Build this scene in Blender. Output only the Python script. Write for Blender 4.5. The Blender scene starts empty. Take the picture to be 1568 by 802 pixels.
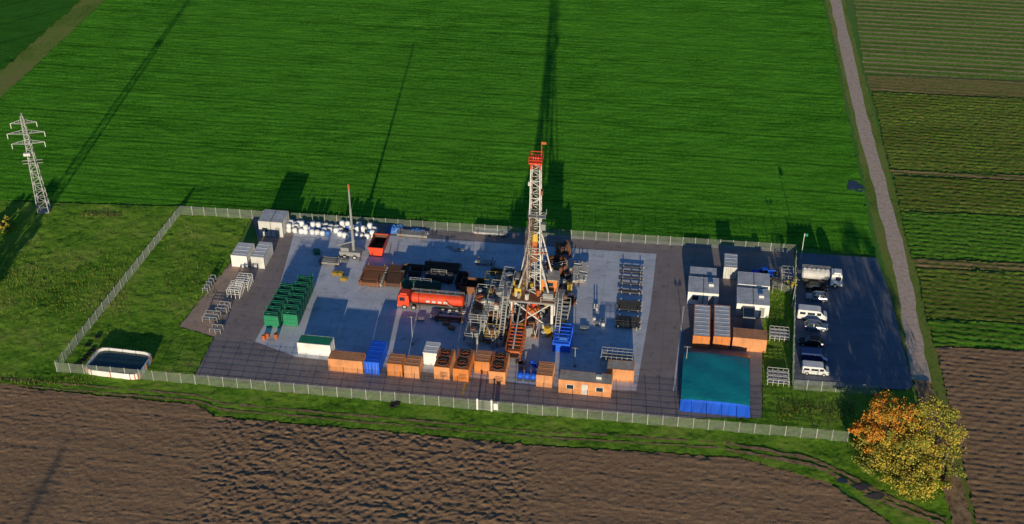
import bpy, math, random
import numpy as np
from mathutils import Vector, Matrix
random.seed(7)
RNG=np.random.default_rng(7)
S=bpy.context.scene
# ---------------------------------------------------------------- survey of the site
F=1942.0; PT=math.radians(33.8); SP,CP=math.sin(PT),math.cos(PT); CH=138.0
TH=math.radians(-8.5)
DX,DY=math.sin(-TH),math.cos(-TH)
def G(a,b):
    """aerial survey measurement -> metres on the ground plane"""
    u,v=a-784.0,b-401.0
    t=CH/(F*SP+v*CP)
    return (u*t,(F*CP-v*SP)*t)
def P(a,b,D=0.0):
    x,y=G(a,b); return (x+DX*D/2,y+DY*D/2)
# ---------------------------------------------------------------- materials
class NM:
    def __init__(s,name,rough=.8,metal=0.0,spec=.3):
        s.m=bpy.data.materials.new(name); s.m.use_nodes=True
        s.n=s.m.node_tree.nodes; s.l=s.m.node_tree.links
        s.b=s.n['Principled BSDF']; s.b.inputs['Roughness'].default_value=rough
        s.b.inputs['Metallic'].default_value=metal
        s.b.inputs['Specular IOR Level'].default_value=spec
        s.co=s.n.new('ShaderNodeTexCoord').outputs['Object']
    def setv(s,sock,v):
        if isinstance(v,(int,float)): sock.default_value=v
        elif isinstance(v,tuple): sock.default_value=(v[0],v[1],v[2],1) if len(sock.default_value)==4 else v[:3]
        else: s.l.new(v,sock)
    def map(s,rz=0,sc=(1,1,1)):
        n=s.n.new('ShaderNodeMapping'); s.l.new(s.co,n.inputs[0])
        n.inputs['Rotation'].default_value=(0,0,rz); n.inputs['Scale'].default_value=sc
        return n.outputs[0]
    def noise(s,scale,detail=4,rough=.6,vec=None):
        n=s.n.new('ShaderNodeTexNoise'); s.l.new(vec or s.co,n.inputs['Vector'])
        n.inputs['Scale'].default_value=scale; n.inputs['Detail'].default_value=detail; n.inputs['Roughness'].default_value=rough
        return n.outputs['Fac']
    def wave(s,scale,vec=None,dist=1.0,dscale=1.0,axis='Y'):
        n=s.n.new('ShaderNodeTexWave'); s.l.new(vec or s.co,n.inputs['Vector']); n.bands_direction=axis
        n.inputs['Scale'].default_value=scale; n.inputs['Distortion'].default_value=dist; n.inputs['Detail Scale'].default_value=dscale
        return n.outputs['Fac']
    def ramp(s,f,st):
        n=s.n.new('ShaderNodeValToRGB'); s.l.new(f,n.inputs[0]); e=n.color_ramp.elements
        while len(e)<len(st): e.new(.5)
        for k,(p,c) in enumerate(st):
            e[k].position=p
            if not isinstance(c,tuple): c=(c,c,c)
            e[k].color=(c[0],c[1],c[2],1)
        return n.outputs[0]
    def mix(s,f,a,b,mode='MIX'):
        n=s.n.new('ShaderNodeMix'); n.data_type='RGBA'; n.blend_type=mode
        s.setv(n.inputs[0],f); s.setv(n.inputs[6],a); s.setv(n.inputs[7],b); return n.outputs[2]
    def math(s,op,a,b):
        n=s.n.new('ShaderNodeMath'); n.operation=op; s.setv(n.inputs[0],a); s.setv(n.inputs[1],b); return n.outputs[0]
    def bump(s,h,st=.5,d=.05):
        n=s.n.new('ShaderNodeBump'); n.inputs['Strength'].default_value=st; n.inputs['Distance'].default_value=d
        s.l.new(h,n.inputs['Height']); s.l.new(n.outputs[0],s.b.inputs['Normal'])
    def col(s,c): s.setv(s.b.inputs['Base Color'],c); return s.m
def paint(name,c,rough=.55,dirt=.45,scale=1.3,metal=0.0,dc=(.09,.065,.05)):
    k=NM(name,rough,metal)
    v=k.map(0,(1,1,.35))
    f=k.ramp(k.noise(scale,6,.7,v),[(.42,0.0),(.75,1.0)])
    g=k.noise(.35,2,.5)
    base=k.mix(k.ramp(g,[(.3,0.0),(.7,1.0)]),tuple(x*.82 for x in c),tuple(min(1,x*1.08) for x in c))
    k.bump(k.noise(6,3),.25,.02)
    return k.col(k.mix(k.math('MULTIPLY',f,dirt),base,dc))
M={}
M['orange']=paint('orange_paint',(.66,.22,.05))
M['orange2']=paint('faded_orange_paint',(.68,.30,.13))
M['rustor']=paint('rusty_orange',(.52,.13,.035),.7,.55,2.5)
M['rust']=paint('rust',(.24,.10,.05),.85,.6,3)
M['darkrust']=paint('dark_rust',(.12,.06,.04),.85,.6,3)
M['blue']=paint('blue_paint',(.012,.12,.78),.5,.15)
M['tarpblue']=paint('blue_tarpaulin',(.05,.18,.55),.5,.2)
M['white']=paint('white_paint',(.78,.78,.77),.5,.25)
M['offwhite']=paint('offwhite_paint',(.60,.60,.59),.6,.35)
M['galv']=paint('galvanised_steel',(.46,.47,.47),.5,.5,3,.1)
M['mast']=paint('mast_white_paint',(.68,.67,.64),.5,.5,2)
M['grey']=paint('grey_paint',(.28,.29,.30),.6,.4)
M['roof']=paint('roof_grey',(.64,.66,.69),.7,.4,1.0)
M['roofbrown']=paint('roof_brown',(.50,.44,.38),.7,.5,1.0)
M['dark']=paint('dark_steel',(.05,.052,.055),.6,.5,3)
M['black']=paint('black_rubber',(.018,.018,.018),.8,.1)
M['red']=paint('red_paint',(.74,.07,.025),.45,.3)
M['green']=paint('green_paint',(.015,.25,.12),.5,.35)
M['dgreen']=paint('dark_green_paint',(.012,.08,.06),.5,.35)
M['yellow']=paint('yellow_paint',(.62,.42,.05),.5,.45)
M['teal']=paint('teal_tarpaulin',(.008,.30,.33),.5,.45,.3,0,(.01,.20,.25))
M['wood']=paint('weathered_timber',(.28,.18,.10),.85,.4)
M['bag']=paint('woven_sack',(.78,.79,.81),.8,.25,4)
M['mesh']=paint('fence_steel',(.38,.44,.36),.5,.2)
M['silver']=paint('silver_car_paint',(.30,.34,.40),.3,.05,1,.6)
M['cblack']=paint('black_car_paint',(.012,.014,.02),.2,.05)
M['cnavy']=paint('navy_car_paint',(.015,.04,.16),.25,.05)
M['cwhite']=paint('white_car_paint',(.76,.77,.78),.3,.06)
g=NM('window_glass',.12,0,.6); M['glass']=g.col((.02,.03,.045))
g=NM('tail_lamp',.3); M['lamp']=g.col((.5,.02,.01))
k=NM('water',.06,0,.6); k.bump(k.noise(4,3),.15,.02); M['water']=k.col((.02,.05,.05))
k=NM('puddle_water',.1,0,.6); k.bump(k.noise(5,3),.2,.02); M['puddle']=k.col((.05,.06,.09))
# ground materials
def crop_mat(name,dark,lite,rz=TH):
    k=NM(name,.95,0,.05)
    st=k.noise(1.0,6,.75,k.map(-rz,(.10,2.6,1)))
    fine=k.noise(2.2,7,.85)
    big=k.noise(.018,4,.65)
    mid=k.noise(.16,5,.7,k.map(-rz,(.5,1.6,1)))
    row=k.wave(2*math.pi/20/1.7,k.map(-rz),1.2,.6)
    a=k.math('ADD',k.math('MULTIPLY',st,.42),k.math('MULTIPLY',fine,.64))
    a=k.math('ADD',a,k.math('MULTIPLY',k.math('SUBTRACT',mid,.5),.30))
    a=k.math('ADD',a,k.math('MULTIPLY',k.math('SUBTRACT',row,.5),.05))
    c=k.ramp(a,[(.40,tuple(x*.28 for x in dark)),(.49,dark),(.59,lite),(.74,tuple(x*1.4 for x in lite))])
    c=k.mix(k.ramp(big,[(.40,0.0),(.66,.55)]),c,tuple(x*.25+y*.75 for x,y in zip(dark,lite)))
    w=k.ramp(k.wave(.0262,k.map(-rz),.25,.3),[(.0,.6),(.012,.0)])
    c=k.mix(w,c,tuple(x*.5 for x in dark))
    k.bump(k.math('ADD',k.noise(4.5,7,.8),k.math('MULTIPLY',st,.5)),1.0,.62)
    return k.col(c)
M['crop']=crop_mat('winter_crop',(.065,.30,.012),(.17,.56,.035))
M['crop2']=crop_mat('dark_crop',(.040,.19,.012),(.08,.30,.028),math.radians(40))
def grass_mat(name,cols,bs=.05):
    k=NM(name,.95,0,.05)
    n=k.noise(1.4,8,.82); b=k.noise(bs,6,.7)
    a=k.math('ADD',k.math('MULTIPLY',n,.6),k.math('MULTIPLY',b,.5))
    k.bump(k.noise(5,6,.8),1.0,.55)
    return k.col(k.ramp(a,list(zip((.40,.49,.57,.69),cols))))
M['meadow']=grass_mat('meadow_grass',((.05,.13,.012),(.14,.34,.025),(.26,.48,.045),(.44,.46,.12)),.09)
M['verge']=grass_mat('verge_grass',((.06,.14,.02),(.18,.31,.05),(.30,.38,.08),(.34,.30,.13)))
k=NM('land',.95,0,.1)
M['land']=k.col(k.ramp(k.noise(.012,6,.7),[(.35,(.07,.2,.025)),(.5,(.10,.27,.04)),(.62,(.2,.21,.08)),(.7,(.25,.17,.10))]))
def soil_mat(name,gain=1.0):
    k=NM(name,.95,0,.05)
    st=k.noise(1.0,7,.8,k.map(-TH,(.12,2.0,1)))
    a=k.math('ADD',k.math('MULTIPLY',k.noise(3.4,8,.85),.72),k.math('MULTIPLY',st,.30))
    c=k.ramp(a,[(.38,(.15*gain,.083*gain,.045*gain)),(.5,(.38*gain,.235*gain,.135*gain)),(.66,(.62*gain,.42*gain,.255*gain))])
    c=k.mix(k.ramp(k.noise(.03,5,.65),[(.4,0.0),(.65,.45)]),c,(.46*gain,.30*gain,.175*gain))
    k.bump(k.math('ADD',k.noise(6,8,.85),k.math('MULTIPLY',st,.35)),1.0,.30); return k.col(c)
M['soil']=soil_mat('ploughed_soil',1.0)
M['soil2']=soil_mat('tilled_soil',.92)
def asphalt(name,base,joint,stain,tint=(.04,.037,.035),bd=.03):
    k=NM(name,.85,0,.25)
    n=k.noise(.25,7,.7); f=k.noise(9,5,.8)
    c=k.mix(k.ramp(n,[(.35,0.0),(.7,1.0)]),base,tuple(x*.66 for x in base))
    c=k.mix(k.math('MULTIPLY',f,.35),c,tuple(min(.9,x*1.5) for x in base))
    c=k.mix(k.ramp(k.noise(.55,7,.72),[(.55,0.0),(.70,stain)]),c,tint)
    c=k.mix(k.ramp(k.noise(.9,5,.7,k.map(-TH,(.12,1.2,1))),[(.55,0.0),(.75,.4)]),c,tuple(x*.4 for x in base))
    br=k.n.new('ShaderNodeTexBrick'); k.l.new(k.map(-TH),br.inputs['Vector']); br.offset=0
    for nm,v in (('Scale',1.0),('Mortar Size',.05),('Brick Width',joint),('Row Height',joint*.8),('Mortar Smooth',.2)): br.inputs[nm].default_value=v
    c=k.mix(k.math('MULTIPLY',br.outputs['Fac'],.45),c,tuple(x*.4 for x in base))
    k.bump(k.noise(20,4,.8),.8,bd)
    return k.col(c)
M['asphalt']=asphalt('asphalt',(.31,.26,.25),5.0,.5)
M['concrete']=asphalt('concrete_slab',(.66,.69,.78),6.0,.55,(.15,.16,.20))
M['carpark']=asphalt('car_park_asphalt',(.20,.21,.25),40.0,.4)
M['gravel']=asphalt('gravel',(.52,.37,.28),60.0,.6,(.12,.09,.07),.06)
k=NM('farm_road',.9,0,.2)
c=k.ramp(k.noise(1.2,8,.75),[(.35,(.45,.33,.23)),(.5,(.66,.50,.38)),(.7,(.78,.63,.49))])
k.bump(k.noise(8,5),.8,.06); M['road']=k.col(c)
k=NM('dirt',.95,0,.1)
c=k.ramp(k.noise(1.0,8,.75),[(.35,(.12,.09,.04)),(.5,(.34,.22,.12)),(.68,(.50,.36,.22))])
k.bump(k.noise(6,6),.9,.2); M['dirt']=k.col(c)
def veg_mat(name,g1,g2,soil,period,lo,hi,dist=1.5,ns=.8,wf=.35):
    k=NM(name,.95,0,.05)
    w=k.wave(2*math.pi/20/period,k.map(-TH),dist,1.5)
    n=k.noise(1.3,8,.88)
    gcol=k.ramp(n,[(.38,tuple(x*.4 for x in g1)),(.50,g1),(.62,g2)])
    gcol=k.mix(k.ramp(k.noise(.12,4,.6,k.map(-TH,(.15,1.5,1))),[(.4,0.0),(.65,.6)]),gcol,tuple(x*.5 for x in g1))
    a=k.math('ADD',k.math('MULTIPLY',w,wf),k.math('MULTIPLY',k.noise(1.1,7,.85,k.map(-TH,(.35,1.6,1))),ns))
    c=k.mix(k.ramp(a,[(lo,0.0),(hi,1.0)]),soil,gcol)
    k.bump(k.noise(4,6,.8),1.0,.5)
    return k.col(c)
M['veg1']=veg_mat('lettuce_rows',(.20,.38,.05),(.38,.56,.12),(.60,.42,.26),2.8,.38,.52,.3)
M['veg2']=veg_mat('cabbage_rows',(.19,.36,.035),(.50,.52,.10),(.24,.18,.06),1.5,.36,.54,1.8)
M['veg3']=veg_mat('green_rows',(.14,.42,.03),(.34,.60,.06),(.18,.22,.05),1.6,.34,.52,1.5)
M['veg4']=veg_mat('stubble_rows',(.24,.30,.06),(.44,.40,.13),(.42,.28,.14),1.7,.42,.64,2)
M['leafo']=paint('orange_leaves',(.74,.28,.03),.8,.1,.8)
M['leafy']=paint('yellow_leaves',(.52,.40,.05),.8,.1,.8)
M['leafg']=paint('olive_leaves',(.26,.30,.045),.8,.2,.8)
M['leafd']=paint('dark_leaves',(.10,.14,.02),.8,.2,.8)
M['bark']=paint('bark',(.15,.10,.065),.9,.4,4)
# ---------------------------------------------------------------- mesh builder
class MB:
    def __init__(s): s.v=[];s.f=[];s.mi=[];s.mats=[]
    def idx(s,m):
        if m not in s.mats: s.mats.append(m)
        return s.mats.index(m)
    def add(s,vs,fs,m):
        o=len(s.v); s.v.extend(vs); i=s.idx(m)
        for f in fs: s.f.append([o+j for j in f]); s.mi.append(i)
    def box(s,x,y,z,sx,sy,sz,m,rz=0,tx=1,ty=1):
        c,n=math.cos(rz),math.sin(rz); vs=[]
        for zz,ax,ay in ((z,1,1),(z+sz,tx,ty)):
            for a,b in ((-1,-1),(1,-1),(1,1),(-1,1)):
                lx,ly=a*sx/2*ax,b*sy/2*ay
                vs.append((x+lx*c-ly*n,y+lx*n+ly*c,zz))
        s.add(vs,[(0,3,2,1),(4,5,6,7),(0,1,5,4),(1,2,6,5),(2,3,7,6),(3,0,4,7)],m)
    def frame(s,p,q):
        p,q=Vector(p),Vector(q); d=(q-p)
        if d.length<1e-5: d=Vector((0,0,1))
        d.normalize(); up=Vector((0,0,1)) if abs(d.z)<.95 else Vector((0,1,0))
        a=d.cross(up).normalized(); b=a.cross(d).normalized(); return p,q,a,b
    def beam(s,p,q,w,m,h=None):
        h=h or w; p,q,a,b=s.frame(p,q); vs=[]
        for c in (p,q):
            for i,j in ((-1,-1),(1,-1),(1,1),(-1,1)): vs.append(tuple(c+a*(i*w/2)+b*(j*h/2)))
        s.add(vs,[(0,3,2,1),(4,5,6,7),(0,1,5,4),(1,2,6,5),(2,3,7,6),(3,0,4,7)],m)
    def cyl(s,p,q,r,m,n=12,r2=None):
        r2=r if r2 is None else r2; p,q,a,b=s.frame(p,q); vs=[]
        for c,rr in ((p,r),(q,r2)):
            for i in range(n):
                t=2*math.pi*i/n; vs.append(tuple(c+a*(rr*math.cos(t))+b*(rr*math.sin(t))))
        fs=[(i,(i+1)%n,n+(i+1)%n,n+i) for i in range(n)]
        fs+=[tuple(range(n-1,-1,-1)),tuple(range(n,2*n))]
        s.add(vs,fs,m)
    def tube(s,x,y,z,r,r0,h,m,n=20):
        vs=[]
        for rr,zz in ((r,z),(r,z+h),(r0,z+h),(r0,z)):
            for i in range(n):
                t=2*math.pi*i/n; vs.append((x+rr*math.cos(t),y+rr*math.sin(t),zz))
        fs=[]
        for k in range(4):
            k2=(k+1)%4
            for i in range(n):
                j=(i+1)%n; fs.append((k*n+i,k*n+j,k2*n+j,k2*n+i))
        s.add(vs,fs,m)
    def rail(s,pts,z,m,h=1.1,w=.06):
        for (x0,y0),(x1,y1) in zip(pts[:-1],pts[1:]):
            L=math.hypot(x1-x0,y1-y0); n=max(1,int(L/1.5))
            for i in range(n+1):
                t=i/n; x,y=x0+(x1-x0)*t,y0+(y1-y0)*t; s.beam((x,y,z),(x,y,z+h),w,m)
            for hh in (h,h*.5): s.beam((x0,y0,z+hh),(x1,y1,z+hh),w,m)
    def out(s,name,loc=(0,0,0),rz=0.0,smooth=False):
        me=bpy.data.meshes.new(name); me.from_pydata(s.v,[],s.f)
        for m in s.mats: me.materials.append(M[m])
        me.polygons.foreach_set('material_index',s.mi)
        if smooth: me.polygons.foreach_set('use_smooth',[True]*len(me.polygons))
        me.update(); o=bpy.data.objects.new(name,me); S.collection.objects.link(o)
        o.location=(loc[0],loc[1],loc[2] if len(loc)>2 else 0); o.rotation_euler=(0,0,rz); return o
# ---------------------------------------------------------------- ground
def jit(pts,step=1.5,amp=.35):
    out=[]
    for i in range(len(pts)):
        a,b=pts[i],pts[(i+1)%len(pts)]; L=math.hypot(b[0]-a[0],b[1]-a[1]); n=max(1,int(L/step))
        for j in range(n):
            t=j/n; k=amp if j else 0
            out.append((a[0]+(b[0]-a[0])*t+random.uniform(-k,k),a[1]+(b[1]-a[1])*t+random.uniform(-k,k)))
    return out
def sheet(name,pts,z,m,amp=0.0):
    p=[G(*q) for q in pts]
    if amp: p=jit(p,1.2,amp)
    b=MB(); b.add([(x,y,z) for x,y in p],[tuple(range(len(p)))],m); 
    o=b.out(name)
    if o.data.polygons[0].normal.z<0: o.data.flip_normals()
    return o
def strip(name,pts,w,z,m,amp=0.15):
    P2=[]
    for a,b in zip(pts[:-1],pts[1:]):
        n=14
        for i in range(n): P2.append((a[0]+(b[0]-a[0])*i/n,a[1]+(b[1]-a[1])*i/n))
    P2.append(pts[-1]); vs=[];fs=[]
    for i,p in enumerate(P2):
        q0,q1=P2[max(0,i-1)],P2[min(len(P2)-1,i+1)]; dx,dy=q1[0]-q0[0],q1[1]-q0[1]; L=math.hypot(dx,dy)
        nx,ny=-dy/L,dx/L; a=w/2+random.uniform(-amp,amp); c=w/2+random.uniform(-amp,amp)
        vs+= [(p[0]-nx*a,p[1]-ny*a,z),(p[0]+nx*c,p[1]+ny*c,z)]
        if i: fs.append((2*i-2,2*i,2*i+1,2*i-1))
    b=MB(); b.add(vs,fs,m); o=b.out(name)
    if o.data.polygons[0].normal.z<0: o.data.flip_normals()
    return o
TAB=RNG.random((256,256))
def vn(x,y):
    xi=np.floor(x).astype(int); yi=np.floor(y).astype(int); fx=x-xi; fy=y-yi
    fx=fx*fx*(3-2*fx); fy=fy*fy*(3-2*fy)
    a=TAB[xi&255,yi&255];b=TAB[(xi+1)&255,yi&255];c=TAB[xi&255,(yi+1)&255];d=TAB[(xi+1)&255,(yi+1)&255]
    return (a*(1-fx)+b*fx)*(1-fy)+(c*(1-fx)+d*fx)*fy
def fbm(x,y,o=4):
    r=0;a=.5
    for i in range(o): r=r+a*vn(x+i*37.1,y+i*11.7); x=x*2.03;y=y*2.03;a*=.5
    return r
def relief(name,pts,res,zf,m,wob=1.2):
    poly=np.array([G(*q) for q in pts]); 
    x0,y0=poly.min(0);x1,y1=poly.max(0)
    xs=np.arange(x0,x1+res,res); ys=np.arange(y0,y1+res,res)
    X,Y=np.meshgrid(xs,ys)
    wx=X+ (fbm(X*.9,Y*.9,3)-.45)*wob; wy=Y+(fbm(X*.9+50,Y*.9+9,3)-.45)*wob
    ins=np.zeros(X.shape,bool); n=len(poly)
    for i in range(n):
        ax,ay=poly[i];bx,by=poly[(i+1)%n]
        if abs(by-ay)<1e-9: continue
        c=((ay>wy)!=(by>wy))&(wx<(bx-ax)*(wy-ay)/(by-ay)+ax); ins^=c
    c,s_=math.cos(-TH),math.sin(-TH)
    U=X*c-Y*s_; V=X*s_+Y*c
    Z=zf(U,V)
    ok=ins[:-1,:-1]&ins[1:,:-1]&ins[:-1,1:]&ins[1:,1:]
    nx=X.shape[1]; jj,ii=np.nonzero(ok); a=jj*nx+ii
    faces=np.stack([a,a+1,a+nx+1,a+nx],1)
    used,inv=np.unique(faces,return_inverse=True); faces=inv.reshape(faces.shape)
    co=np.stack([X.ravel()[used],Y.ravel()[used],Z.ravel()[used]],1)
    me=bpy.data.meshes.new(name); me.vertices.add(len(co)); me.vertices.foreach_set('co',co.ravel())
    nf=len(faces); me.loops.add(nf*4); me.loops.foreach_set('vertex_index',faces.ravel().astype(np.int32))
    me.polygons.add(nf); me.polygons.foreach_set('loop_start',np.arange(0,nf*4,4,dtype=np.int32))
    me.polygons.foreach_set('use_smooth',np.ones(nf,bool))
    me.update(calc_edges=True); me.materials.append(M[m])
    o=bpy.data.objects.new(name,me); S.collection.objects.link(o); return o
b=MB(); b.add([(-3000,-1500,0),(3000,-1500,0),(3000,5000,0),(-3000,5000,0)],[(0,1,2,3)],'land'); b.out('ground')
relief('crop_field',[(-260,345),(0,308),(277,316),(800,350),(1218,378),(1344,394),(1262,0),(1240,-100),(265,-100),(160,0),(0,150),(-260,375)],.5,
       lambda U,V:.03+.14*fbm(U*.15,V*1.3,4)+.12*vn(U*1.7,V*1.9),'crop')
relief('dark_crop_field',[(-500,300),(0,112),(128,0),(225,-100),(-500,-100)],.8,lambda U,V:.03+.1*fbm(U*.5,V*.5,3),'crop2')
sheet('field_margin',[(-260,380),(0,155),(170,0),(270,-100),(215,-100),(120,0),(0,105),(-260,300)],.004,'verge',.3)
relief('meadow',[(-260,340),(0,308),(277,317),(385,333),(352,405),(275,500),(328,517),(298,577),(1022,641),(1165,641),(1168,455),(1182,441),(1211,441),(1211,592),(1345,602),(1392,595),(1425,640),(1450,720),(1465,802),(1400,830),(1290,748),(1130,702),(800,681),(330,638),(300,620),(0,590),(-260,562)],.25,
       lambda U,V:.02+.26*fbm(U*.7,V*.7,5)+.06*vn(U*3,V*3),'meadow',.6)
def plough(U,V):
    c=math.cos(-TH);s_=math.sin(-TH)
    xx=U*c+V*s_
    zone=1/(1+np.exp(-(xx+48)/.8))*(1/(1+np.exp((xx-3)/.8)))   # rougher middle part
    rows=.05*vn(U*.12,V*2.1)*(.4+fbm(U*.5,V*.5,3))
    clod=fbm(U*1.5,V*2.1,5)**2
    big=.10*fbm(U*.05,V*.6,3)
    return .02+rows+clod*(.14+.24*zone)+big
relief('ploughed_field',[(-320,560),(0,590),(300,620),(330,638),(800,681),(1130,702),(1250,730),(1330,778),(1400,830),(1420,950),(-320,950)],.2,plough,'soil')
# right side strips
def band(name,y0,y1,m,amp,xl0,xl1,per=1.3):
    sl=.045
    relief(name,[(xl0,y0),(1760,y0+(1760-xl0)*sl),(1760,y1+(1760-xl1)*sl),(xl1,y1)],.3,
      lambda U,V:.02+amp*.4*(.5+.5*np.sin(V*2*math.pi/per+3*fbm(U*.2,V*.2,2)))*(.3+fbm(U*1.2,V*1.2,3))+amp*1.1*fbm(U*1.3,V*1.6,4),m,.8)
band('lettuce_field',-100,112,'veg1',.08,1292,1322,2.8)
band('stubble_strip',114,140,'veg4',.10,1324,1332,1.5)
band('cabbage_field',141,259,'veg2',.24,1334,1362,1.5)
band('stubble_strip',260,268,'veg4',.15,1362,1366,1.5)
band('cabbage_field',269,323,'veg2',.24,1367,1378,1.5)
band('green_vegetable_strip',324,395,'veg3',.24,1378,1394,1.6)
band('stubble_strip',396,410,'veg4',.2,1395,1402,1.5)
band('cabbage_field',411,489,'veg2',.24,1402,1418,1.5)
band('green_vegetable_strip',490,530,'veg3',.26,1418,1430,1.6)
band('tilled_field',531,950,'soil2',.20,1431,1530,1.2)
sheet('verge',[(1243,-100),(1264,0),(1350,396),(1398,590),(1440,700),(1480,830),(1520,830),(1445,560),(1318,100),(1294,0),(1272,-100)],.008,'verge',.3)
strip('farm_road',[G(1257,-100),G(1279,0),G(1322,190),G(1378,400),G(1411,585)],3.0,.016,'road',.2)
strip('dirt_track',[G(1411,584),G(1432,660),G(1462,760),G(1490,860)],2.9,.3,'dirt',.3)
for o in (0,9):
    strip('tyre_track',[G(-40,577+o),G(300,606+o),G(340,619+o),G(800,660+o),G(1100,678+o)],.35,.22,'dirt',.14)
    strip('dirt_track',[G(1110,680+o),G(1250,706+o),G(1310,736+o),G(1370,768+o),G(1450,798+o)],.7,.26,'dirt',.25)
sheet('asphalt_yard',[(386,332),(1216,383),(1216,440),(1182,441),(1168,455),(1166,641),(1022,642),(298,578),(352,470),(398,382)],.20,'asphalt')
sheet('car_park',[(1222,388),(1342,396),(1362,450),(1398,592),(1390,598),(1214,590)],.22,'carpark',.1)
sheet('gravel_yard',[(352,405),(396,380),(398,384),(352,470),(330,517),(275,501)],.21,'gravel',.15)
sheet('concrete_slab',[(452,352),(1005,390),(996,470),(974,600),(850,594),(452,547),(390,524),(420,470)],.204,'concrete')
sheet('yellow_marking',[(707,606),(710,588),(713,588),(710,606)],.212,'yellow')
sheet('white_marking',[(1030,600),(1046,470),(1048,470),(1033,600)],.212,'white')
for c,w,d,z in (((1309,286),3.4,4.6,.20),((1318,748),2.6,1.4,.32),((1340,762),3.0,1.3,.32),((1290,738),1.6,.9,.32)):
    b=MB(); x,y=G(*c); n=40; ph=random.random()*6
    b.add([(x+w/2*math.cos(t)*(1+.25*math.sin(3*t+ph)+.12*math.sin(7*t)),y+d/2*math.sin(t)*(1+.2*math.sin(2*t+ph)+.1*math.cos(5*t)),z) for t in [2*math.pi*i/n for i in range(n)]],[tuple(range(n))],'puddle'); b.out('puddle')
Z0=.2
# ---------------------------------------------------------------- containers
def container(name,a,b_,W,D,H,m,roof=None,doors='none',z=0.0,gen=False,ac=False,dxy=None):
    b=MB(); roof=roof or m; t=.12
    b.box(0,0,.12,W-.1,D-.1,H-.2,m)
    b.box(0,0,H-.08,W-.06,D-.06,.1,roof)
    for sx in (-1,1):
        for sy in (-1,1): b.box(sx*(W-t)/2,sy*(D-t)/2,0,t+.02,t+.02,H+.03,m)
    for sy in (-1,1):
        b.box(0,sy*(D-t)/2,0,W-2*t,t,.16,m); b.box(0,sy*(D-t)/2,H-.1,W-2*t,t,.125,m)
    for sx in (-1,1):
        b.box(sx*(W-t)/2,0,0,t,D-2*t,.16,m); b.box(sx*(W-t)/2,0,H-.1,t,D-2*t,.125,m)
    n=int((W-.4)/.36)
    for i in range(n):
        x=-W/2+.3+i*(W-.6)/max(1,n-1)
        if doors!='front': b.box(x,-D/2+.035,.17,.14,.05,H-.3,m)
        b.box(x,D/2-.035,.17,.14,.05,H-.3,m)
    n=int((D-.4)/.36)
    for i in range(n):
        y=-D/2+.3+i*(D-.6)/max(1,n-1)
        for sx in (-1,1): b.box(sx*(W/2-.035),y,.17,.05,.14,H-.3,m)
    if W>=D:
        for i in range(int(W/1.2)): b.box(-W/2+.8+i*1.2,0,H+.02,.08,D-.3,.03,roof)
    else:
        for i in range(int(D/1.2)): b.box(0,-D/2+.8+i*1.2,H+.02,W-.3,.08,.03,roof)
    if doors=='front':
        b.box(0,-D/2+.02,.18,.04,.04,H-.34,'dark')
        for x in (-W*.32,-W*.13,W*.13,W*.32): b.cyl((x,-D/2-.02,.2),(x,-D/2-.02,H-.2),.025,'galv',6)
    if doors=='office':
        for x in (-W*.28,W*.28):
            b.box(x,-D/2,1.0,1.3,.06,.95,'white'); b.box(x,-D/2-.02,1.06,1.15,.06,.83,'glass'); 
        b.box(0,-D/2,.15,1.0,.06,2.05,'offwhite')
    if doors=='pair':
        b.box(0,-D/2-.02,.15,.08,.06,H-.2,'dark'); b.box(0,0,H+.02,.1,D-.2,.04,'dark')
        b.box(W*.28,-D/2-.01,.15,.95,.06,2.0,'grey'); b.box(-W*.25,-D/2-.01,1.0,1.1,.05,.9,'glass')
    if gen:
        nf=max(1,int(D/2.3))
        for i in range(nf):
            y=-D/2+D*(i+.5)/nf; r=min(W*.38,.95)
            b.tube(0,y,H+.02,r,r-.12,.22,'dark'); b.cyl((0,y,H+.03),(0,y,H+.1),r-.14,'black',16)
            for q in range(3):
                an=q*math.pi/3; b.beam((-r*math.cos(an),y-r*math.sin(an),H+.2),(r*math.cos(an),y+r*math.sin(an),H+.2),.05,'rustor')
        for i in range(4): b.box(W*.12,-D/2-.01,.6+i*.3,W*.5,.05,.08,'rust')
        b.cyl((W*.35,D*.35,H),(W*.35,D*.35,H+.9),.1,'dark',8)
    if ac: b.box(W*.25,0,H+.05,.9,.7,.5,'offwhite')
    p=dxy or P(a,b_,D)
    return b.out(name,(p[0],p[1],Z0+z),TH+random.uniform(-.012,.012))
container('shipping_container',530,571,6.06,2.44,2.6,'orange2')
container('blue_container',570,574,2.6,6.06,2.6,'blue',doors='front')
container('equipment_container',605,577,2.6,2.9,2.6,'orange','orange2',doors='front')
container('equipment_container',631,580,2.6,2.9,2.6,'orange2','orange2',doors='front')
container('white_container',659,560,2.5,3.2,2.6,'white','white')
container('generator_container',677,582,2.7,5.2,2.6,'orange2','rustor',gen=True)
container('generator_container',706,585,2.7,5.6,2.6,'orange','rustor',gen=True)
container('equipment_container',738,573,2.6,3.2,2.5,'orange','orange2',doors='front')
container('generator_container',761,589,2.8,5.4,2.6,'orange2','rustor',gen=True)
container('equipment_container',833,594,2.7,3.8,2.5,'orange2','orange2',doors='front')
container('office_container',895,606,8.9,2.7,2.8,'orange2','roofbrown',doors='office',ac=True)
container('equipment_container',949,585,4.6,2.6,2.5,'orange2','roofbrown')
container('long_office_container',1072,535,2.95,9.6,2.75,'orange','roof',doors='front')
container('long_office_container',1103,536,2.95,9.6,2.75,'orange','roof',doors='front')
container('office_container',1146,539,5.9,2.9,2.75,'orange2','orange2')
container('dark_container',1145,503,2.2,3.4,2.3,'grey','glass')
container('site_office',1075,468,5.6,5.2,2.7,'white','roof',doors='pair',ac=True)
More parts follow.
